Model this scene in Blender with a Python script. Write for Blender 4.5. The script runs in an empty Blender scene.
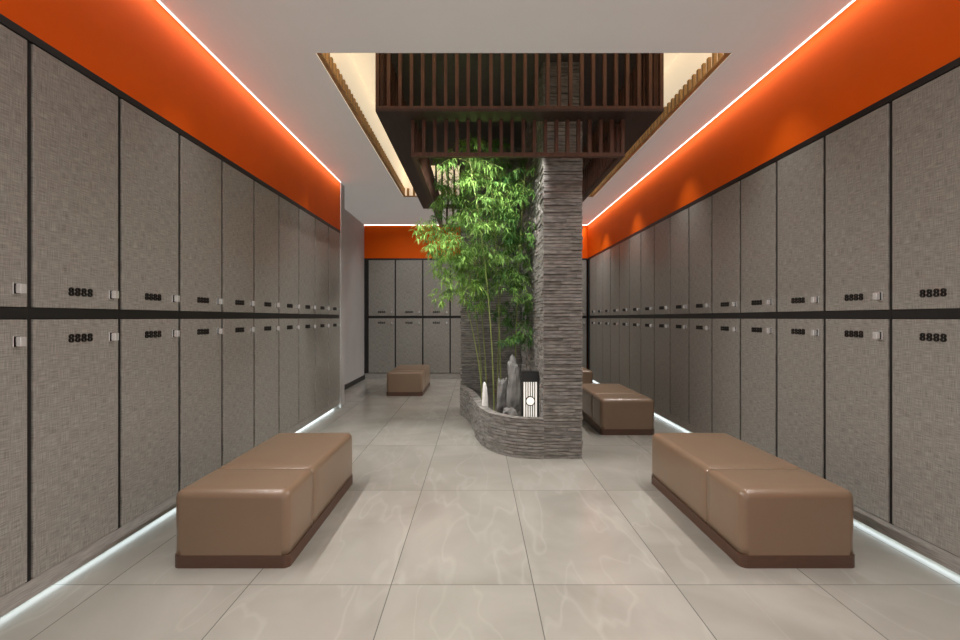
import bpy, bmesh, math, random
from mathutils import Vector, Matrix, Euler, noise
random.seed(7)
scene = bpy.context.scene
scene.view_settings.view_transform = 'Standard'
COL = scene.collection
EYE = 1.15

# ---------------------------------------------------------------- materials
def srgb(r, g, b):
    def c(v):
        v /= 255.0
        return v/12.92 if v <= 0.04045 else ((v+0.055)/1.055)**2.4
    return (c(r), c(g), c(b), 1.0)

def new_mat(name):
    m = bpy.data.materials.new(name)
    m.use_nodes = True
    nt = m.node_tree
    return m, nt, nt.nodes['Principled BSDF']

def simple(name, col, rough=0.5, metal=0.0, noise_amt=0.0, scale=20, bump=0.0, bscale=200, stretch=None, spec=0.5):
    m, nt, b = new_mat(name)
    b.inputs['Roughness'].default_value = rough
    b.inputs['Metallic'].default_value = metal
    b.inputs['Specular IOR Level'].default_value = spec
    b.inputs['Base Color'].default_value = col
    tc = nt.nodes.new('ShaderNodeTexCoord')
    mp = nt.nodes.new('ShaderNodeMapping')
    nt.links.new(tc.outputs['Object'], mp.inputs['Vector'])
    if stretch: mp.inputs['Scale'].default_value = stretch
    if noise_amt > 0:
        n = nt.nodes.new('ShaderNodeTexNoise'); n.inputs['Scale'].default_value = scale
        n.inputs['Detail'].default_value = 6
        nt.links.new(mp.outputs[0], n.inputs['Vector'])
        r = nt.nodes.new('ShaderNodeValToRGB')
        k = noise_amt
        r.color_ramp.elements[0].position = 0.3; r.color_ramp.elements[1].position = 0.7
        r.color_ramp.elements[0].color = (col[0]*(1-k), col[1]*(1-k), col[2]*(1-k), 1)
        r.color_ramp.elements[1].color = (min(1, col[0]*(1+k)), min(1, col[1]*(1+k)), min(1, col[2]*(1+k)), 1)
        nt.links.new(n.outputs['Fac'], r.inputs[0]); nt.links.new(r.outputs[0], b.inputs['Base Color'])
    if bump > 0:
        n2 = nt.nodes.new('ShaderNodeTexNoise'); n2.inputs['Scale'].default_value = bscale
        nt.links.new(mp.outputs[0], n2.inputs['Vector'])
        bp = nt.nodes.new('ShaderNodeBump'); bp.inputs['Strength'].default_value = bump
        bp.inputs['Distance'].default_value = 0.002
        nt.links.new(n2.outputs['Fac'], bp.inputs['Height']); nt.links.new(bp.outputs[0], b.inputs['Normal'])
    return m

def emit(name, col, strength):
    m, nt, b = new_mat(name)
    b.inputs['Base Color'].default_value = col
    b.inputs['Emission Color'].default_value = col
    b.inputs['Emission Strength'].default_value = strength
    return m

def linen_mat():
    m, nt, b = new_mat('grey_linen_weave')
    tc = nt.nodes.new('ShaderNodeTexCoord')
    facs = []
    for sc in ((330, 1, 18), (18, 1, 300)):
        mp = nt.nodes.new('ShaderNodeMapping'); mp.inputs['Scale'].default_value = sc
        nt.links.new(tc.outputs['Object'], mp.inputs['Vector'])
        n = nt.nodes.new('ShaderNodeTexNoise'); n.inputs['Scale'].default_value = 1.0
        n.inputs['Detail'].default_value = 0.5
        nt.links.new(mp.outputs[0], n.inputs['Vector']); facs.append(n.outputs['Fac'])
    ad = nt.nodes.new('ShaderNodeMath'); ad.operation = 'ADD'
    nt.links.new(facs[0], ad.inputs[0]); nt.links.new(facs[1], ad.inputs[1])
    r = nt.nodes.new('ShaderNodeValToRGB')
    mr = nt.nodes.new('ShaderNodeMath'); mr.operation = 'MULTIPLY'; mr.inputs[1].default_value = 0.5
    nt.links.new(ad.outputs[0], mr.inputs[0]); nt.links.new(mr.outputs[0], r.inputs[0])
    r.color_ramp.elements[0].position = 0.28; r.color_ramp.elements[0].color = srgb(112, 110, 104)
    r.color_ramp.elements[1].position = 0.72; r.color_ramp.elements[1].color = srgb(174, 171, 163)
    nt.links.new(r.outputs[0], b.inputs['Base Color'])
    b.inputs['Roughness'].default_value = 0.4
    bp = nt.nodes.new('ShaderNodeBump'); bp.inputs['Strength'].default_value = 0.1; bp.inputs['Distance'].default_value = 0.001
    nt.links.new(mr.outputs[0], bp.inputs['Height']); nt.links.new(bp.outputs[0], b.inputs['Normal'])
    return m

def floor_mat():
    m, nt, b = new_mat('grey_marble_tiles')
    tc = nt.nodes.new('ShaderNodeTexCoord')
    mp = nt.nodes.new('ShaderNodeMapping')
    mp.inputs['Location'].default_value = (-0.243+6.13, -2.19+12.0, 0)
    nt.links.new(tc.outputs['Object'], mp.inputs['Vector'])
    br = nt.nodes.new('ShaderNodeTexBrick')
    br.offset = 0.0; br.squash = 1.0
    br.inputs['Scale'].default_value = 1.0
    br.inputs['Brick Width'].default_value = 0.613
    br.inputs['Row Height'].default_value = 1.2
    br.inputs['Mortar Size'].default_value = 0.002
    br.inputs['Mortar Smooth'].default_value = 0.0
    br.inputs['Color1'].default_value = (0.0, 0.0, 0.0, 1); br.inputs['Color2'].default_value = (1, 1, 1, 1)
    br.inputs['Bias'].default_value = 0.0
    nt.links.new(mp.outputs[0], br.inputs['Vector'])
    sc = nt.nodes.new('ShaderNodeVectorMath'); sc.operation = 'SCALE'; sc.inputs['Scale'].default_value = 3.7
    nt.links.new(br.outputs['Color'], sc.inputs[0])
    av = nt.nodes.new('ShaderNodeVectorMath'); av.operation = 'ADD'
    nt.links.new(tc.outputs['Object'], av.inputs[0]); nt.links.new(sc.outputs[0], av.inputs[1])
    n1 = nt.nodes.new('ShaderNodeTexNoise'); n1.inputs['Scale'].default_value = 1.6; n1.inputs['Detail'].default_value = 8
    n1.inputs['Distortion'].default_value = 0.8
    nt.links.new(av.outputs[0], n1.inputs['Vector'])
    r1 = nt.nodes.new('ShaderNodeValToRGB')
    r1.color_ramp.elements[0].position = 0.33; r1.color_ramp.elements[0].color = srgb(150, 147, 138)
    r1.color_ramp.elements[1].position = 0.68; r1.color_ramp.elements[1].color = srgb(169, 166, 157)
    nt.links.new(n1.outputs['Fac'], r1.inputs[0])
    cur = r1.outputs[0]
    for (rot, scl, lvl, wdt, amt, seed) in ((0.75, (1.2, 0.32, 1), 0.53, 0.006, 0.13, 0.0), (-0.6, (1.5, 0.36, 1), 0.48, 0.005, 0.10, 7.3), (0.2, (1.2, 0.4, 1), 0.5, 0.012, 0.07, 3.1)):
        mpv = nt.nodes.new('ShaderNodeMapping'); mpv.inputs['Rotation'].default_value = (0, 0, rot); mpv.inputs['Scale'].default_value = scl
        mpv.inputs['Location'].default_value = (seed, seed, seed)
        nt.links.new(av.outputs[0], mpv.inputs['Vector'])
        n2 = nt.nodes.new('ShaderNodeTexNoise'); n2.inputs['Scale'].default_value = 1.0; n2.inputs['Detail'].default_value = 4
        n2.inputs['Roughness'].default_value = 0.5; n2.inputs['Distortion'].default_value = 0.1
        nt.links.new(mpv.outputs[0], n2.inputs['Vector'])
        r2 = nt.nodes.new('ShaderNodeValToRGB'); e = r2.color_ramp.elements
        e[0].position = lvl-wdt; e[0].color = (0, 0, 0, 1); e[1].position = lvl; e[1].color = (amt, amt, amt, 1)
        e2 = e.new(lvl+wdt); e2.color = (0, 0, 0, 1)
        nt.links.new(n2.outputs['Fac'], r2.inputs[0])
        mx = nt.nodes.new('ShaderNodeMix'); mx.data_type = 'RGBA'
        nt.links.new(r2.outputs[0], mx.inputs['Factor']); nt.links.new(cur, mx.inputs['A'])
        mx.inputs['B'].default_value = srgb(218, 215, 207)
        cur = mx.outputs['Result']
    mx2 = nt.nodes.new('ShaderNodeMix'); mx2.data_type = 'RGBA'
    nt.links.new(br.outputs['Fac'], mx2.inputs['Factor']); nt.links.new(cur, mx2.inputs['A'])
    mx2.inputs['B'].default_value = srgb(104, 102, 96)
    nt.links.new(mx2.outputs['Result'], b.inputs['Base Color'])
    b.inputs['Roughness'].default_value = 0.2
    b.inputs['Specular IOR Level'].default_value = 0.55
    return m

def slate_mat():
    m, nt, b = new_mat('stacked_slate')
    at = nt.nodes.new('ShaderNodeAttribute'); at.attribute_name = 'tone'
    tc = nt.nodes.new('ShaderNodeTexCoord')
    mp = nt.nodes.new('ShaderNodeMapping'); mp.inputs['Scale'].default_value = (1, 1, 5)
    nt.links.new(tc.outputs['Object'], mp.inputs['Vector'])
    n = nt.nodes.new('ShaderNodeTexNoise'); n.inputs['Scale'].default_value = 14; n.inputs['Detail'].default_value = 7
    nt.links.new(mp.outputs[0], n.inputs['Vector'])
    r = nt.nodes.new('ShaderNodeValToRGB')
    r.color_ramp.elements[0].position = 0.3; r.color_ramp.elements[0].color = srgb(110, 107, 103)
    r.color_ramp.elements[1].position = 0.7; r.color_ramp.elements[1].color = srgb(166, 162, 156)
    nt.links.new(n.outputs['Fac'], r.inputs[0])
    mx = nt.nodes.new('ShaderNodeMix'); mx.data_type = 'RGBA'; mx.blend_type = 'MULTIPLY'
    mx.inputs['Factor'].default_value = 1.0
    nt.links.new(r.outputs[0], mx.inputs['A']); nt.links.new(at.outputs['Color'], mx.inputs['B'])
    nt.links.new(mx.outputs['Result'], b.inputs['Base Color'])
    b.inputs['Roughness'].default_value = 0.85
    bp = nt.nodes.new('ShaderNodeBump'); bp.inputs['Strength'].default_value = 0.5; bp.inputs['Distance'].default_value = 0.005
    n2 = nt.nodes.new('ShaderNodeTexNoise'); n2.inputs['Scale'].default_value = 60; n2.inputs['Detail'].default_value = 4
    nt.links.new(mp.outputs[0], n2.inputs['Vector'])
    nt.links.new(n2.outputs['Fac'], bp.inputs['Height']); nt.links.new(bp.outputs[0], b.inputs['Normal'])
    return m

def leaf_mat():
    m, nt, b = new_mat('bamboo_leaf')
    at = nt.nodes.new('ShaderNodeAttribute'); at.attribute_name = 'tone'
    r = nt.nodes.new('ShaderNodeValToRGB')
    r.color_ramp.elements[0].color = srgb(44, 90, 44)
    r.color_ramp.elements[1].color = srgb(158, 196, 100)
    nt.links.new(at.outputs['Fac'], r.inputs[0])
    nt.links.new(r.outputs[0], b.inputs['Base Color'])
    b.inputs['Roughness'].default_value = 0.5
    b.inputs['Specular IOR Level'].default_value = 0.3
    tr = nt.nodes.new('ShaderNodeBsdfTranslucent')
    nt.links.new(r.outputs[0], tr.inputs['Color'])
    ms = nt.nodes.new('ShaderNodeMixShader'); ms.inputs[0].default_value = 0.35
    out = nt.nodes['Material Output']
    nt.links.new(b.outputs[0], ms.inputs[1]); nt.links.new(tr.outputs[0], ms.inputs[2])
    nt.links.new(ms.outputs[0], out.inputs['Surface'])
    return m

M_ORANGE = simple('orange_paint', srgb(230, 94, 8), 0.6, noise_amt=0.03, scale=3, spec=0.1)
M_CEIL = simple('ceiling_plaster_fill_glow', srgb(206, 203, 197), 0.8, noise_amt=0.02, scale=2)
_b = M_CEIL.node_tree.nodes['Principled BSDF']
_b.inputs['Emission Color'].default_value = (1.0, 0.975, 0.94, 1); _b.inputs['Emission Strength'].default_value = 0.14  # plaster is no lamp; emission added as even overhead fill
M_GREYWALL = simple('grey_plaster', srgb(176, 173, 171), 0.7, noise_amt=0.03, scale=4)
M_FLOOR = floor_mat()
M_BLACK = simple('black_metal', srgb(26, 25, 24), 0.45, noise_amt=0.1)
M_LINEN = linen_mat()
M_PLINTH = simple('grey_oak_plinth', srgb(160, 157, 151), 0.5, noise_amt=0.25, scale=12, stretch=(1, 1, 14))
M_CHROME = simple('satin_chrome', srgb(238, 237, 235), 0.25, 0.5, noise_amt=0.02)
M_DARKTXT = simple('dark_bronze', srgb(40, 36, 34), 0.4, 0.4, noise_amt=0.1)
M_LEATHER = simple('taupe_leather', srgb(130, 107, 86), 0.3, noise_amt=0.03, scale=3)
M_BASE = simple('brown_bench_base', srgb(84, 58, 44), 0.45, noise_amt=0.12, scale=20, stretch=(1, 1, 8))
M_WOOD = simple('walnut', srgb(84, 57, 44), 0.45, noise_amt=0.3, scale=16, stretch=(3, 3, 0.5), spec=0.3)
M_WOODDARK = simple('dark_walnut', srgb(58, 44, 38), 0.45, noise_amt=0.25, scale=10, stretch=(4, 0.5, 4), spec=0.3)
M_TAN = simple('tan_wood_slats', srgb(178, 140, 90), 0.5, noise_amt=0.2, scale=10)
M_SLATE = slate_mat()
M_LEAF = leaf_mat()
M_CULM = simple('bamboo_culm_green', srgb(124, 134, 74), 0.4, noise_amt=0.3, scale=6)
M_SOIL = simple('pebble_bed', srgb(70, 64, 58), 0.9, noise_amt=0.5, scale=60, bump=1.0, bscale=80)
M_ROCK = simple('grey_scholar_rock', srgb(118, 116, 113), 0.8, noise_amt=0.4, scale=9, bump=0.8, bscale=30)
M_WHITE = simple('white_stone', srgb(238, 236, 232), 0.6, noise_amt=0.05, scale=9)
M_LED = emit('led_white', (1.0, 0.96, 0.93, 1), 3.5)
M_LEDF = emit('led_floor', (0.86, 0.97, 1.0, 1), 4.0)
M_CREAM = emit('luminous_cream', srgb(255, 238, 208), 0.5)
M_LANT = emit('lantern_glow', srgb(255, 248, 236), 0.75)
M_PANEL = simple('taupe_panel', srgb(92, 86, 83), 0.7, noise_amt=0.1)

# ---------------------------------------------------------------- helpers
def obj_from(name, verts, faces, mat, parent=None, smooth=False):
    me = bpy.data.meshes.new(name)
    me.from_pydata(verts, [], faces)
    me.update()
    if mat: me.materials.append(mat)
    if smooth:
        for p in me.polygons: p.use_smooth = True
    o = bpy.data.objects.new(name, me)
    COL.objects.link(o)
    if parent: o.parent = parent
    return o

class MB:
    def __init__(s): s.v = []; s.f = []; s.mi = []
    def box(s, x0, x1, y0, y1, z0, z1, mi=0):
        b = len(s.v)
        s.v += [(x0,y0,z0),(x1,y0,z0),(x1,y1,z0),(x0,y1,z0),(x0,y0,z1),(x1,y0,z1),(x1,y1,z1),(x0,y1,z1)]
        s.f += [tuple(b+i for i in q) for q in ((0,3,2,1),(4,5,6,7),(0,1,5,4),(1,2,6,5),(2,3,7,6),(3,0,4,7))]
        s.mi += [mi]*6
        return s
    def obj(s, name, mats, parent=None, smooth=False):
        if not isinstance(mats, (list, tuple)): mats = [mats]
        o = obj_from(name, s.v, s.f, None, parent, smooth)
        for m in mats: o.data.materials.append(m)
        for p, i in zip(o.data.polygons, s.mi): p.material_index = i
        return o

def bevel(o, w, seg=2):
    bm = bmesh.new(); bm.from_mesh(o.data)
    bmesh.ops.bevel(bm, geom=bm.edges[:], offset=w, segments=seg, affect='EDGES', profile=0.5)
    bm.to_mesh(o.data); bm.free()
    return o

def empty(name, loc, label=None, cat=None, rot=0.0, group=None):
    e = bpy.data.objects.new(name, None)
    e.empty_display_size = 0.1
    e.location = loc; e.rotation_euler = (0, 0, rot)
    COL.objects.link(e)
    if label: e['label'] = label
    if cat: e['category'] = cat
    if group: e['group'] = group
    return e

def structure(o, label):
    o['kind'] = 'structure'; o['label'] = label; o['category'] = o.name.split('_')[0]
    return o

def copy_tree(src):
    n = src.copy()
    COL.objects.link(n)
    for c in src.children:
        cc = copy_tree(c)
        cc.parent = n
        cc.matrix_parent_inverse = c.matrix_parent_inverse.copy()
    return n

# ---------------------------------------------------------------- constants
XL, XR, YB = -1.76, 2.08, 9.55
HL, HC = 2.26, 2.90
XC = -2.12
RX0, RX1, RY0, RY1 = -1.07, 1.69, 3.355, 7.35
ZR = 3.35
YF = -1.2

# ---------------------------------------------------------------- shell
o = MB().box(-3.0, 3.0, YF, 10.3, -0.1, 0.0).obj('floor', M_FLOOR); structure(o, 'polished grey marble tile floor')
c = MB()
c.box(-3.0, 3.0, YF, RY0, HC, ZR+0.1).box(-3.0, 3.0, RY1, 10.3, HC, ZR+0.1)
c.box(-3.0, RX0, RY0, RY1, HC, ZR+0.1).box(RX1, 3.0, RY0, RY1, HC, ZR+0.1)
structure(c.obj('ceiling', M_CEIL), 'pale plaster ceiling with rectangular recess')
c = MB()
t = 0.01
c.box(RX0, RX1, RY0, RY1, ZR, ZR+0.1)
c.box(RX0, RX0+t, RY0, RY1, HC+0.01, ZR).box(RX1-t, RX1, RY0, RY1, HC+0.01, ZR)
c.box(RX0+t, RX1-t, RY1-t, RY1, HC+0.01, ZR).box(RX0+t, RX1-t, RY0, RY0+t, HC+0.01, ZR)
structure(c.obj('trim_1', M_CREAM), 'glowing cream lining of the ceiling recess')
c = MB()
zb0, zb1 = HC+0.0, HC+0.12
y = RY0+0.03
while y < RY1-0.05:
    c.box(RX0+t, RX0+t+0.022, y, y+0.032, zb0+0.012, zb1); c.box(RX1-t-0.022, RX1-t, y, y+0.032, zb0+0.012, zb1); y += 0.085
x = RX0+0.06
while x < RX1-0.06:
    c.box(x, x+0.032, RY1-t-0.022, RY1-t, zb0+0.012, zb1); x += 0.085
for z0 in (zb0,):
    c.box(RX0+t, RX0+t+0.03, RY0, RY1, z0, z0+0.012); c.box(RX1-t-0.03, RX1-t, RY0, RY1, z0, z0+0.012)
    c.box(RX0+0.04, RX1-0.04, RY1-t-0.03, RY1-t, z0, z0+0.012)
structure(c.obj('trim_2', M_TAN), 'tan timber slat band around the ceiling recess')

YLE = 6.53
c = MB()
c.box(-2.4, -2.3, YF, YLE, 0, HL).box(-2.4, XL, YF, YLE, HL+0.012, HC)
structure(c.obj('wall_left', M_ORANGE), 'orange painted wall above the lockers')
c = MB()
c.box(-2.4, XL, YLE+0.012, YLE+0.22, 0, HC)
structure(c.obj('wall_end', M_GREYWALL), 'pale grey wall end beside the lockers')
c = MB().box(XL-0.012, XL+0.012, YLE, YLE+0.012, 0, HC)
structure(c.obj('trim_3', M_CHROME), 'metal edge trim at the wall corner')
c = MB().box(-2.4, XC, YLE+0.22, 10.1, 0, HC)
structure(c.obj('wall_corridor', M_GREYWALL), 'pale grey plaster wall')
c = MB().box(XC, XC+0.012, YLE+0.22, YB, 0, 0.08)
structure(c.obj('baseboard_corridor', M_BLACK), 'dark baseboard')
c = MB()
c.box(2.55, 2.65, YF, 10.1, 0, HL).box(XR, 2.65, YF, 10.1, HL+0.012, HC)
structure(c.obj('wall_right', M_ORANGE), 'orange painted wall above the lockers')
c = MB()
c.box(XC, 2.55, 10.02, 10.1, 0, HL+0.012).box(XC, XR, YB, 10.1, HL+0.012, HC)
structure(c.obj('wall_back', M_ORANGE), 'orange painted end wall above the lockers')

structure(MB().box(-2.3, XL+0.004, YF, YLE, HL-0.02, HL+0.012).obj('trim_4', M_BLACK), 'black rail capping the lockers')
structure(MB().box(XR-0.004, 2.55, YF, YB, HL-0.02, HL+0.012).obj('trim_5', M_BLACK), 'black rail capping the lockers')
structure(MB().box(XC, XR-0.004, YB-0.004, 10.0, HL-0.02, HL+0.012).obj('trim_6', M_BLACK), 'black rail capping the lockers')
structure(MB().box(-2.3, XL-0.01, YF, YLE, 0.038, 0.112).box(-2.3, XL-0.09, YF, YLE, 0, 0.038).obj('baseboard_left', M_PLINTH), 'grey oak plinth under the lockers')
structure(MB().box(XR+0.01, 2.55, YF, YB, 0.038, 0.112).box(XR+0.09, 2.55, YF, YB, 0, 0.038).obj('baseboard_right', M_PLINTH), 'grey oak plinth under the lockers')
structure(MB().box(XC+0.012, XR+0.01, YB+0.01, 10.0, 0, 0.112).obj('baseboard_back', M_PLINTH), 'grey oak plinth under the lockers')
structure(MB().box(XL-0.09, XL-0.08, YF, YLE, 0.018, 0.036).obj('trim_7', M_LEDF), 'cool white LED strip under the plinth')
structure(MB().box(XR+0.08, XR+0.09, YF, YB, 0.018, 0.036).obj('trim_8', M_LEDF), 'cool white LED strip under the plinth')
structure(MB().box(XL, XL+0.008, YF, YLE, HC-0.004, HC).obj('trim_9', M_LED), 'white LED strip along the ceiling edge')
structure(MB().box(XR-0.008, XR, YF, YB, HC-0.004, HC).obj('trim_10', M_LED), 'white LED strip along the ceiling edge')
structure(MB().box(XC, XR-0.010, YB-0.012, YB, HC-0.008, HC).obj('trim_11', M_LED), 'white LED strip along the ceiling edge')

# ---------------------------------------------------------------- lockers
def digits_mesh():
    cu = bpy.data.curves.new('digits', 'FONT')
    cu.body = '8888'; cu.size = 0.058; cu.extrude = 0.003; cu.align_x = 'CENTER'; cu.align_y = 'CENTER'
    cu.space_character = 1.22; cu.offset = 0.0006
    to = bpy.data.objects.new('tmp', cu); COL.objects.link(to)
    dg = bpy.context.evaluated_depsgraph_get()
    me = bpy.data.meshes.new_from_object(to.evaluated_get(dg))
    bpy.data.objects.remove(to)
    me.transform(Matrix.Rotation(math.radians(90), 4, 'X'))
    me.transform(Matrix.Scale(0.9, 4, (0, 0, 1)))
    me.materials.clear(); me.materials.append(M_DARKTXT)
    return me
DIG = digits_mesh()

def make_locker(w):
    root = empty('locker', (0, 0, 0))
    body = MB()
    z0, z1 = 0.112, HL-0.02
    hw = w/2-0.0005
    body.box(-hw, hw, 0.024, 0.45, z0, z1)
    body.box(-hw, -hw+0.0105, 0.006, 0.024, z0, z1).box(hw-0.0105, hw, 0.006, 0.024, z0, z1)
    body.box(-hw+0.0105, hw-0.0105, 0.006, 0.024, 1.147, 1.189)
    b = body.obj('body', M_BLACK, root)
    for (a, c_, hz) in ((0.118, 1.144, 1.06), (1.192, HL-0.024, 1.262)):
        d = MB().box(-hw+0.0125, hw-0.0125, -0.002, 0.022, a, c_).obj('door', M_LINEN, root)
        bevel(d, 0.003, 2)
        k = MB().box(-0.013, 0.013, -0.032, -0.013, -0.018, 0.018).box(-0.008, 0.008, -0.013, -0.006, -0.012, 0.012, 1).box(-0.016, 0.016, -0.006, -0.002, -0.022, 0.022, 1)
        kn = k.obj('knob', [M_CHROME, M_DARKTXT], d); bevel(kn, 0.002, 2)
        kn.location = (hw-0.062, 0, hz)
        kn['label'] = 'square satin chrome locker knob'
        n = bpy.data.objects.new('number_sign', DIG); COL.objects.link(n); n.parent = d
        n.location = (0, -0.0052, hz)
        n['label'] = 'dark raised digits reading 8888'
    return root

def place_run(w, starts, fn, label, group):
    first = None
    for s in starts:
        if first is None:
            first = make_locker(w); u = first
        else:
            u = copy_tree(first)
        loc, rot = fn(s)
        u.location = loc; u.rotation_euler = (0, 0, rot)
        u['label'] = label; u['category'] = 'locker'; u['group'] = group
WLk = 0.503
place_run(WLk, [1.497-WLk+WLk*i for i in range(11)], lambda s: ((XL, s+WLk/2, 0), math.pi/2),
          'tall two-door grey linen locker with black frame under orange wall', 'grey linen lockers under the orange wall')
WRk = 0.486
place_run(WRk, [2.07-WRk+WRk*i for i in range(16)], lambda s: ((XR, s+WRk/2, 0), -math.pi/2),
          'tall two-door grey linen locker in the long row facing the planter', 'grey linen lockers along the long wall')
WBk = 0.515
place_run(WBk, [-2.05+WBk*i for i in range(8)], lambda s: ((s+WBk/2, YB, 0), 0),
          'two-door grey linen locker on the end wall', 'grey linen lockers on the end wall')
structure(MB().box(XC, -2.051, YB, YB+0.45, 0.112, HL-0.02).box(XR+0.003, 2.5, 9.362, YB, 0.112, HL-0.02).obj('trim_12', M_BLACK), 'black filler panels at the locker corners')

# ---------------------------------------------------------------- benches
def rounded_cushion(W, L, z0, z1, r, seam):
    hw, hl = W/2, L/2
    full = []
    for i in range(9):
        a = math.pi/2*i/8
        full.append((-hl + r*(1-math.cos(a)), r*(1-math.sin(a))))
    for i in range(1, 6): full.append((-hl+r + (seam-0.006+hl-r)*i/6, 0))
    full += [(seam-0.006, 0), (seam-0.0035, 0.0012), (seam-0.0015, 0.0042), (seam, 0.005), (seam+0.0015, 0.0042), (seam+0.0035, 0.0012), (seam+0.006, 0)]
    for i in range(1, 9): full.append((seam+0.006 + (hl-r-seam-0.006)*i/9, 0))
    for i in range(9):
        a = math.pi/2*(1-i/8)
        full.append((hl - r*(1-math.cos(a)), r*(1-math.sin(a))))
    verts = []; faces = []
    n = None
    for (y, e) in full:
        prof = []
        hx = hw-e; zt = z1-e
        rr = max(r - e*0.6, r*0.35)
        prof.append((-hx, z0))
        for i in range(7):
            prof.append((-hx, z0+(zt-rr-z0)*(i+1)/8))
        for i in range(9):
            a = math.pi/2*i/8
            prof.append((-hx+rr*(1-math.cos(a)), zt-rr+rr*math.sin(a)))
        for i in range(1, 10):
            prof.append((-hx+rr+(2*hx-2*rr)*i/10, zt))
        for i in range(9):
            a = math.pi/2*(1-i/8)
            prof.append((hx-rr*(1-math.cos(a)), zt-rr+rr*math.sin(a)))
        for i in range(7):
            prof.append((hx, zt-rr-(zt-rr-z0)*(i)/8 - (zt-rr-z0)/8))
        prof.append((hx, z0))
        n = len(prof)
        if y < seam: c_, h_ = (seam-hl)/2, (seam+hl)/2
        else: c_, h_ = (seam+hl)/2, (hl-seam)/2
        half = (y-c_)/h_
        q = max(0, 1-half**4)
        for (x, z) in prof:
            k = (z-z0)/(z1-z0)
            side = 0.004*math.sin(math.pi*min(1, max(0, k)))*q
            bz = 0.006*q*max(0, 1-(x/hw)**4)*(1 if k > 0.7 else 0)
            xx = x + (side if x > 0 else -side)*(1 if abs(x) > hx-rr*0.5 else 0)
            verts.append((xx, y, z+bz))
    for i in range(len(full)-1):
        for j in range(n-1):
            a = i*n+j
            faces.append((a, a+n, a+n+1, a+1))
        faces.append((i*n+n-1, (i+1)*n+n-1, (i+1)*n, i*n))
    faces.append(tuple(range(0, n)))
    b = (len(full)-1)*n
    faces.append(tuple(reversed(range(b, b+n))))
    return verts, faces

def make_bench(W=0.53, L=1.22):
    root = empty('bench', (0, 0, 0))
    base = MB().box(-W/2-0.003, W/2+0.003, -L/2-0.003, L/2+0.003, 0.0, 0.058)
    base = base.obj('base', M_BASE, root)
    bm = bmesh.new(); bm.from_mesh(base.data)
    ve = [e for e in bm.edges if abs(e.verts[0].co.z-e.verts[1].co.z) > 0.02]
    bmesh.ops.bevel(bm, geom=ve, offset=0.030, segments=6, affect='EDGES', profile=0.5)
    bm.to_mesh(base.data); bm.free()
    v, f = rounded_cushion(W, L, 0.058, 0.352, 0.034, -0.25)
    cu = obj_from('cushion', v, f, M_LEATHER, root, True)
    bm = bmesh.new(); bm.from_mesh(cu.data); bmesh.ops.recalc_face_normals(bm, faces=bm.faces[:]); bm.to_mesh(cu.data); bm.free()
    for p in cu.data.polygons: p.use_smooth = len(p.vertices) < 6
    return root
b0 = make_bench()
LB = 'taupe leather bench with cross seam '
spots = [((-1.132, 2.336+0.61, 0), LB+'by the lockers'), ((1.482, 2.336+0.61, 0), LB+'in the wider aisle'),
         ((1.482, 4.99+0.61, 0), LB+'beside the stone planter'), ((1.482, 7.65+0.61, 0), LB+'past the stone planter'),
         ((-1.07, 7.49+0.61, 0), LB+'near the end wall')]
for i, (loc, lab) in enumerate(spots):
    b = b0 if i == 0 else copy_tree(b0)
    b.location = loc; b['label'] = lab; b['category'] = 'bench'; b['group'] = 'taupe leather benches'

# ---------------------------------------------------------------- stacked slate
class Stone:
    def __init__(s): s.v = []; s.f = []; s.t = []
    def block(s, p, q, nrm, din, dout, z0, z1, tone):
        b = len(s.v)
        for z in (z0, z1):
            for (pt, d) in ((p, -din), (q, -din), (q, dout), (p, dout)):
                s.v.append((pt[0]+nrm[0]*d, pt[1]+nrm[1]*d, z))
        s.f += [tuple(b+i for i in k) for k in ((0,3,2,1),(4,5,6,7),(0,1,5,4),(1,2,6,5),(2,3,7,6),(3,0,4,7))]
        s.t += [tone]*6
    def run(s, path, z0, z1, ch=0.028, maxlen=0.28, minlen=0.08, din=0.03, dmax=0.016):
        segs = []; L = 0
        for a, b in zip(path[:-1], path[1:]):
            l = math.dist(a, b); segs.append((L, L+l, a, b)); L += l
        def at(u):
            for (l0, l1, a, b) in segs:
                if u <= l1+1e-6:
                    k = (u-l0)/(l1-l0); return (a[0]+(b[0]-a[0])*k, a[1]+(b[1]-a[1])*k)
            return path[-1]
        z = z0
        while z < z1-1e-4:
            h = min(ch*random.uniform(0.85, 1.15), z1-z)
            if z1-z-h < 0.012: h = z1-z
            u = 0
            while u < L-1e-4:
                l = random.uniform(minlen, maxlen)
                e = min(u+l, L)
                if L-e < minlen*0.5: e = L
                p, q = at(u), at(e)
                d = math.dist(p, q) or 1e-6
                nrm = ((q[1]-p[1])/d, -(q[0]-p[0])/d)
                tn = random.uniform(0.72, 1.0)
                s.block(p, q, nrm, din, random.uniform(0, dmax), z+0.0022, z+h-0.0022, (tn, tn*random.uniform(0.98, 1.0), tn*random.uniform(0.95, 1.0), 1))
                u = e
            z += h
    def core(s, x0, x1, y0, y1, z0, z1):
        s.block((x0, y0), (x1, y0), (0, 1), 0, y1-y0, z0, z1, (0.2, 0.2, 0.2, 1))
    def obj(s, name, parent=None):
        o = obj_from(name, s.v, s.f, M_SLATE, parent)
        at = o.data.color_attributes.new('tone', 'FLOAT_COLOR', 'CORNER')
        for p, tn in zip(o.data.polygons, s.t):
            for li in p.loop_indices: at.data[li].color = tn
        bm = bmesh.new(); bm.from_mesh(o.data); bmesh.ops.recalc_face_normals(bm, faces=bm.faces[:]); bm.to_mesh(o.data); bm.free()
        return o

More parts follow.
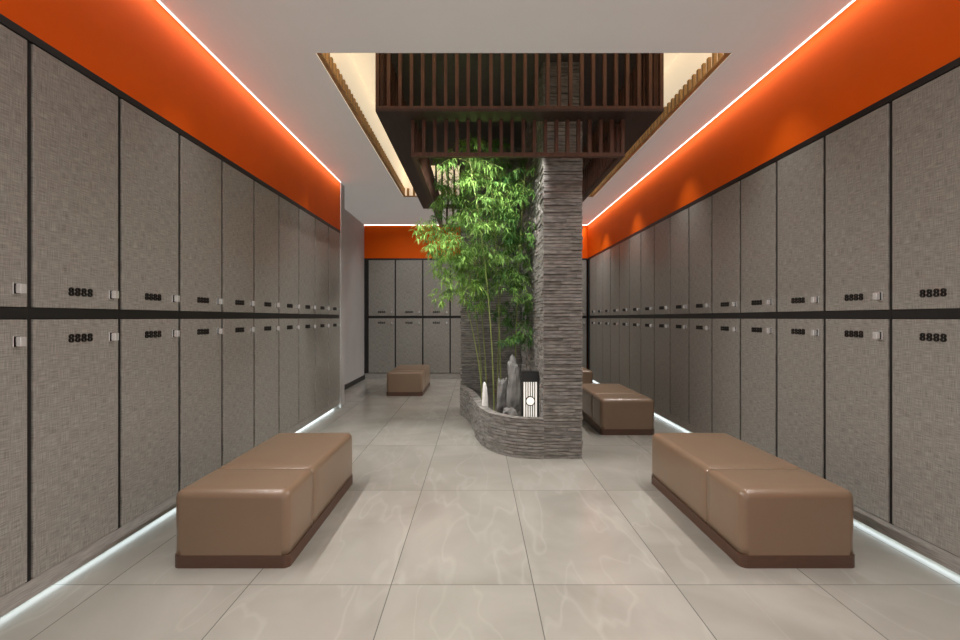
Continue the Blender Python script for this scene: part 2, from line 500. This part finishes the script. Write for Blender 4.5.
planter = empty('stone_planter', (0.4, 5.2, 0), 'curved stacked grey slate planter with tall slate columns', 'planter')
def pl(o):
    o.parent = planter; o.location = (-0.4, -5.2, 0); return o
ZT = 3.245
CX0, CX1, CY0, CY1 = 0.552, 0.852, 4.160, 6.5
s = Stone()
s.core(CX0, CX1, CY0, CY1, 0, ZT)
s.run([(CX0-0.008, CY0), (CX1+0.008, CY0)], 0, ZT)
s.run([(CX1, CY0), (CX1, CY1)], 0, ZT)
s.run([(CX0, CY1), (CX0, CY0)], 0, ZT)
s.run([(CX1, CY1), (CX0, CY1)], 0, ZT)
pl(s.obj('slate_column'))
s = Stone()
s.core(-0.19, CX0-0.02, 6.22, 6.5, 0, ZT)
s.run([(-0.19, 6.22), (CX0-0.02, 6.22)], 0, ZT)
s.run([(-0.19, 6.5), (-0.19, 6.22)], 0, ZT)
s.run([(CX0-0.02, 6.5), (-0.19, 6.5)], 0, ZT)
pl(s.obj('slate_back_wall'))
ctrl = [(-0.2, 6.22), (-0.19, 6.05), (-0.11, 5.75), (-0.05, 5.35), (-0.01, 4.95), (0.035, 4.65), (0.12, 4.40), (0.25, 4.24), (0.39, 4.165), (0.545, 4.145)]
def catmull(P, n=6):
    out = []
    Q = [P[0]]+P+[P[-1]]
    for i in range(1, len(Q)-2):
        p0, p1, p2, p3 = Q[i-1], Q[i], Q[i+1], Q[i+2]
        for k in range(n):
            t = k/n
            out.append(tuple(0.5*((2*p1[j])+(-p0[j]+p2[j])*t+(2*p0[j]-5*p1[j]+4*p2[j]-p3[j])*t*t+(-p0[j]+3*p1[j]-3*p2[j]+p3[j])*t**3) for j in (0, 1)))
    out.append(P[-1]); return out
cp = catmull(ctrl)
s = Stone()
s.run(cp, 0, 0.33, ch=0.026, maxlen=0.13, minlen=0.05, din=0.07, dmax=0.012)
pl(s.obj('low_wall'))
inner = cp + [(0.545, 6.22)]
v = [(x, y, 0.0) for x, y in inner] + [(x, y, 0.24) for x, y in inner]
n = len(inner)
f = [tuple(range(n, 2*n)), tuple(reversed(range(n)))] + [(i, (i+1) % n, n+(i+1) % n, n+i) for i in range(n)]
def shrink(x, y): return (0.3+(x-0.3)*0.93, 5.2+(y-5.2)*0.975)
v = [(*shrink(x, y), z) for x, y, z in v]
soil = obj_from('pebble_bed', v, f, M_SOIL); pl(soil)

# ---------------------------------------------------------------- hanging lattice
lat = empty('hanging_wood_lattice', (0.31, 5.3, ZR), 'dark walnut slatted lattice canopy hanging above the bamboo planter', 'lattice')
def lp(o):
    o.parent = lat; o.location = (-0.31, -5.3, -ZR); return o
OX0, OX1, OY0, OY1 = -0.74, 1.36, 3.70, 7.0
IX0, IX1, IY0, IY1 = -0.50, 1.12, 3.85, 6.85
def lattice(x0, x1, y0, y1, z0, z1, sp, w, d, rail):
    m = MB()
    m.box(x0, x1, y0, y0+d, z0, z0+rail).box(x0, x1, y1-d, y1, z0, z0+rail)
    m.box(x0, x0+d, y0+d, y1-d, z0, z0+rail).box(x1-d, x1, y0+d, y1-d, z0, z0+rail)
    nx = round((x1-x0-w)/sp)
    for i in range(nx+1):
        x = x0+(x1-x0-w)*i/nx
        m.box(x, x+w, y0, y0+d, z0+rail, z1).box(x, x+w, y1-d, y1, z0+rail, z1)
    ny = round((y1-y0-w)/sp)
    for i in range(1, ny):
        y = y0+(y1-y0-w)*i/ny
        m.box(x0, x0+d, y, y+w, z0+rail, z1).box(x1-d, x1, y, y+w, z0+rail, z1)
    return m
lp(lattice(OX0, OX1, OY0, OY1, 2.675, 3.25, 0.082, 0.025, 0.045, 0.02).obj('outer_slats', M_WOOD))
m = MB()
zs0, zs1 = 2.655, 2.675
m.box(OX0, OX1, OY0, IY0+0.04, zs0, zs1).box(OX0, OX1, IY1-0.04, OY1, zs0, zs1)
m.box(OX0, IX0+0.04, IY0+0.04, IY1-0.04, zs0, zs1).box(IX1-0.04, OX1, IY0+0.04, IY1-0.04, zs0, zs1)
lp(m.obj('soffit_ring', M_WOODDARK))
lp(lattice(IX0, IX1, IY0, IY1, 2.375, 2.655, 0.082, 0.025, 0.04, 0.03).obj('inner_slats', M_WOOD))
lp(MB().box(OX0, OX1, OY0, OY1, 3.25, ZR).obj('top_panel', M_PANEL))

# ---------------------------------------------------------------- bamboo
def tube(path, radii, seg=7):
    v = []; f = []
    for i, (p, r) in enumerate(zip(path, radii)):
        a = path[max(0, i-1)]; b = path[min(len(path)-1, i+1)]
        t = (b-a).normalized()
        u = t.orthogonal().normalized(); w = t.cross(u)
        for k in range(seg):
            an = 2*math.pi*k/seg
            v.append(p+u*math.cos(an)*r+w*math.sin(an)*r)
    for i in range(len(path)-1):
        for k in range(seg):
            f.append((i*seg+k, i*seg+(k+1) % seg, (i+1)*seg+(k+1) % seg, (i+1)*seg+k))
    return v, f

def leaf(V, F, T, p, d, up, L, W, tone):
    b = len(V)
    side = d.cross(up)
    if side.length < 1e-4: side = Vector((1, 0, 0))
    side.normalize()
    n = side.cross(d)
    tip = p+d*L-Vector((0, 0, L*0.22))
    m1 = p+d*L*0.3; m2 = p+d*L*0.68-Vector((0, 0, L*0.07))
    V += [p, m1+side*W/2+n*W*0.12, m1-side*W/2+n*W*0.12, m2+side*W*0.38, m2-side*W*0.38, tip, m1-n*W*0.05, m2-n*W*0.08]
    F += [(b, b+6, b+1), (b, b+2, b+6), (b+1, b+6, b+7, b+3), (b+6, b+2, b+4, b+7), (b+3, b+7, b+5), (b+7, b+4, b+5)]
    T += [tone]*6

def make_bamboo(base, top, zlow, spread, seed, r0=0.0065, tone=0.45, every=2):
    rnd = random.Random(seed)
    root = empty('bamboo', base, 'tall leafy green bamboo stem growing in the slate planter', 'plant', group='bamboo stems in the planter')
    B = Vector(base); Tp = Vector(top)
    H = Tp.z-B.z
    N = 48
    path = []; rad = []
    for i in range(N+1):
        k = i/N
        p = B.lerp(Tp, k)
        lean = Vector((Tp.x-B.x, Tp.y-B.y, 0))
        p -= lean*(k*(1-k))*0.9
        path.append(p-B)
        r = r0*(1-0.75*k)
        if i % 4 == 0: r *= 1.28
        rad.append(r)
    CV, CF = tube(path, rad, 8)
    V = []; F = []; T = []
    def clampp(p):
        w = p+B
        if w.x > 0.52: w.x = 0.52-(w.x-0.52)*0.3
        if w.y > 6.15: w.y = 6.15
        if w.z > 2.30 and w.x < -0.42: w.x = -0.42
        if w.z > 2.85: w.z = 2.85
        return w-B
    for i in range(4, N+1, every):
        p = path[i]
        wz = p.z+B.z
        if wz < zlow: continue
        for _ in range(rnd.choice((2, 2, 3, 4))):
            az = rnd.uniform(0, 2*math.pi)
            k = (wz-zlow)/max(0.1, Tp.z-zlow)
            Lb = spread*rnd.uniform(0.45, 1.15)*(1-0.35*k)
            el = rnd.uniform(0.2, 0.9)
            d = Vector((math.cos(az)*math.cos(el), math.sin(az)*math.cos(el), math.sin(el)))
            bp = [p]
            q = p.copy(); dd = d.copy()
            steps = 7
            btone = rnd.gauss(tone, 0.13)
            for sstep in range(steps):
                dd = (dd+Vector((rnd.uniform(-.12, .12), rnd.uniform(-.12, .12), -0.20))).normalized()
                q = clampp(q+dd*Lb/steps); bp.append(q.copy())
                if sstep >= 2:
                    for tw in range(3):
                        ta = rnd.uniform(0, 2*math.pi)
                        td = (dd*0.5+Vector((math.cos(ta), math.sin(ta), rnd.uniform(-0.5, 0.4)))).normalized()
                        tp = q+td*rnd.uniform(0.01, 0.06)
                        for lf in range(rnd.choice((3, 4, 5))):
                            la = rnd.uniform(0, 2*math.pi)
                            ld = (td*0.9+Vector((math.cos(la), math.sin(la), rnd.uniform(-0.9, 0.15)))).normalized()
                            L = rnd.uniform(0.05, 0.09)
                            tip = tp+ld*L+B
                            if tip.x > 0.535 or tip.y > 6.19: continue
                            if tip.z > 2.3 and tip.x < -0.44: continue
                            leaf(V, F, T, tp, ld, Vector((0, 0, 1)), L, rnd.uniform(0.008, 0.012), min(1, max(0, rnd.gauss(btone, 0.10))))
            tv, tf = tube(bp, [0.0018*(1-0.7*j/steps) for j in range(steps+1)], 4)
            o_ = len(CV); CV += tv; CF += [tuple(o_+a for a in q_) for q_ in tf]
    obj_from('culm', CV, CF, M_CULM, root, True)
    fo = obj_from('foliage', V, F, M_LEAF, root)
    at = fo.data.attributes.new('tone', 'FLOAT', 'FACE')
    at.data.foreach_set('value', T)
    return root
ZS = 0.24
bam = [((0.055, 4.95, ZS), (-0.38, 4.70, 2.0), 1.30, 0.34, 0.75), ((0.10, 5.2, ZS), (-0.22, 5.0, 2.75), 1.55, 0.50, 0.5),
       ((0.16, 4.75, ZS), (-0.10, 4.55, 2.75), 1.6, 0.44, 0.55), ((0.24, 5.1, ZS), (0.10, 4.8, 2.8), 1.4, 0.44, 0.38),
       ((0.22, 5.5, ZS), (0.34, 5.1, 2.7), 1.1, 0.42, 0.25), ((0.38, 5.1, ZS), (0.44, 4.65, 2.5), 0.82, 0.32, 0.28),
       ((0.06, 5.6, ZS), (-0.34, 5.2, 2.6), 1.5, 0.46, 0.42)]
for i, (b_, t_, zl, sp, tn) in enumerate(bam):
    make_bamboo(b_, t_, zl, sp, 30+i, tone=tn)

# ---------------------------------------------------------------- rocks, statue, lantern
def rock(name, loc, sx, sy, sz, seed, mat, label, cat, lumps=0.35, taper=0.1, p=0.5):
    bm = bmesh.new(); bmesh.ops.create_icosphere(bm, subdivisions=4, radius=1.0)
    for v in bm.verts:
        nrm = v.co.normalized()
        d = 1+lumps*noise.noise(nrm*1.7+Vector((seed, 0, 0)))+lumps*0.5*noise.noise(nrm*4+Vector((0, seed, 0)))+lumps*0.25*noise.noise(nrm*9+Vector((0, seed, 3)))
        h = math.hypot(nrm.x, nrm.y) or 1e-6
        q = h**p/h
        v.co = Vector((nrm.x*q*d, nrm.y*q*d, nrm.z*d))
    zmin = min(v.co.z for v in bm.verts)
    for v in bm.verts:
        v.co.z = max(v.co.z-zmin-0.18, 0)
    zmax = max(v.co.z for v in bm.verts)
    for v in bm.verts:
        k = v.co.z/zmax
        v.co = Vector((v.co.x*sx*(1-taper*k), v.co.y*sy*(1-taper*k), k*sz))
    me = bpy.data.meshes.new(name); bm.to_mesh(me); bm.free(); me.materials.append(mat)
    for p_ in me.polygons: p_.use_smooth = True
    o = bpy.data.objects.new(name, me); COL.objects.link(o); o.location = loc
    o['label'] = label; o['category'] = cat
    return o
rock('garden_rock', (0.335, 4.62, ZS), 0.060, 0.045, 0.58, 8.7, M_ROCK, 'tall blunt grey standing stone in the planter', 'rock')
rock('garden_rock', (0.235, 4.74, ZS), 0.05, 0.04, 0.36, 6.4, M_ROCK, 'mid-height grey stone among the bamboo stems', 'rock', p=0.35)
rock('garden_rock', (0.29, 4.50, ZS), 0.07, 0.05, 0.12, 5.2, M_ROCK, 'low rounded grey rock at the planter rim', 'rock', p=0.9)
rock('white_stone', (0.075, 4.78, ZS), 0.032, 0.03, 0.31, 1.4, M_WHITE, 'slender white stone ornament at the planter edge', 'ornament', 0.2, 0.25, 0.6)

lan = empty('lantern', (0.462, 4.45, ZS), 'black framed slatted lantern with glowing white panel and ring motif', 'lantern')
m = MB()
W2, D2, HH, TOP = 0.075, 0.045, 0.445, 0.09
m.box(-W2, W2, -D2, D2, 0, 0.02).box(-W2, W2, -D2, D2, HH-TOP, HH)
for sx in (-1, 1):
    for sy in (-1, 1):
        m.box(min(sx*W2, sx*(W2-0.017)), max(sx*W2, sx*(W2-0.017)), min(sy*D2, sy*(D2-0.014)), max(sy*D2, sy*(D2-0.014)), 0.02, HH-TOP)
for i in range(1, 6):
    x = -W2+0.017+(2*W2-0.034)*i/6
    m.box(x-0.004, x+0.004, -D2, -D2+0.006, 0.02, HH-TOP)
m.obj('frame', M_BLACK, lan)
MB().box(-W2+0.008, W2-0.008, -D2+0.008, D2-0.008, 0.02, HH-TOP).obj('shade', M_LANT, lan)
def ringmesh(r0, r1, y0, y1, zc, name, mat):
    bm = bmesh.new(); rv = []
    for k in range(32):
        a = 2*math.pi*k/32
        rv.append([bm.verts.new((math.cos(a)*r_, dy, zc+math.sin(a)*r_)) for (r_, dy) in ((r1, y0), (r0, y0), (r0, y1), (r1, y1))])
    for k in range(32):
        for j in range(4):
            bm.faces.new((rv[k][j], rv[k][(j+1) % 4], rv[(k+1) % 32][(j+1) % 4], rv[(k+1) % 32][j]))
    me = bpy.data.meshes.new(name); bm.to_mesh(me); bm.free(); me.materials.append(mat)
    r_ = bpy.data.objects.new(name, me); COL.objects.link(r_); r_.parent = lan
ringmesh(0.034, 0.042, -D2-0.004, -D2+0.006, 0.19, 'ring_motif', M_BLACK)
ringmesh(0.002, 0.034, -D2-0.003, -D2+0.005, 0.19, 'emblem_disc', M_LANT)

# ---------------------------------------------------------------- lights
def area(name, loc, aim, length, width, power, col=(1, 0.98, 0.955), spread=170):
    l = bpy.data.lights.new(name, 'AREA'); l.shape = 'RECTANGLE'; l.size = width; l.size_y = length; l.energy = power; l.color = col
    l.spread = math.radians(spread)
    o = bpy.data.objects.new(name, l); COL.objects.link(o); o.location = loc
    z = -Vector(aim).normalized(); y = Vector((0, 1, 0)); x = y.cross(z).normalized(); y = z.cross(x)
    o.rotation_euler = Matrix((x, y, z)).transposed().to_euler()
    return o
def spot(name, loc, target, power, angle=90, blend=0.8, col=(1, 0.93, 0.85), r=0.03):
    l = bpy.data.lights.new(name, 'SPOT'); l.energy = power; l.spot_size = math.radians(angle); l.spot_blend = blend; l.color = col; l.shadow_soft_size = r
    o = bpy.data.objects.new(name, l); COL.objects.link(o); o.location = loc
    o.rotation_euler = (Vector(target)-Vector(loc)).to_track_quat('-Z', 'Y').to_euler()
    return o
area('led_profile_lamp', (XL+0.010, 2.9, HC-0.006), (0.62, 0, -0.78), 7.2, 0.005, 52, spread=95)
area('led_profile_lamp', (XR-0.010, 4.4, HC-0.006), (-0.62, 0, -0.78), 10.2, 0.005, 74, spread=95)
area('led_wall_lamp', (XL+0.05, 2.9, HC-0.004), (-0.3, 0, -0.95), 7.2, 0.004, 6.0, spread=140)
area('led_wall_lamp', (XR-0.05, 4.4, HC-0.004), (0.3, 0, -0.95), 10.2, 0.004, 8.5, spread=140)
CW = (1, 0.98, 0.95)
spot('canopy_fill_spot', (0.42, 3.94, 2.62), (-0.25, 5.0, 1.5), 90, 100, col=CW, r=0.03)  # added spot with no visible fixture, brightens the bamboo foliage
spot('canopy_fill_spot', (-0.12, 3.94, 2.62), (-0.05, 5.0, 1.5), 80, 100, col=CW, r=0.03)  # second added foliage fill, aimed deeper into the planter
NW = (1, 0.98, 0.95)
for yy, pw in ((3.4, 16), (5.0, 22), (6.6, 30), (8.2, 36)):
    spot('ceiling_downlight', (1.74, yy, HC-0.005), (1.92, yy, 0.8), pw, 80, 1.0, NW, 0.01)  # added fill for the far right lockers, no visible fixtures
for yy in (3.0, 5.2):
    spot('ceiling_downlight', (-1.40, yy, HC-0.005), (-1.5, yy, 0.8), 12, 72, 1.0, NW, 0.01)  # added fill over the left aisle, no visible fixtures
for xx in (-1.2, 0.2, 1.5):
    spot('ceiling_downlight', (xx, 8.3, HC-0.005), (xx, 9.75, 0.6), 34, 115, 1.0, NW, 0.01)  # added fill towards the end wall, no visible fixtures

w = bpy.data.worlds.new('World'); scene.world = w; w.use_nodes = True
w.node_tree.nodes['Background'].inputs[0].default_value = (1.0, 0.99, 0.97, 1)
w.node_tree.nodes['Background'].inputs[1].default_value = 0.95

# ---------------------------------------------------------------- camera
cam = bpy.data.cameras.new('Camera'); co = bpy.data.objects.new('Camera', cam); COL.objects.link(co)
cam.sensor_width = 36; cam.lens = 508/960*36
cam.shift_x = 3/960; cam.shift_y = -2/960
cam.clip_start = 0.05
co.location = (0, 0, EYE); co.rotation_euler = (math.radians(90), 0, 0)
scene.camera = co
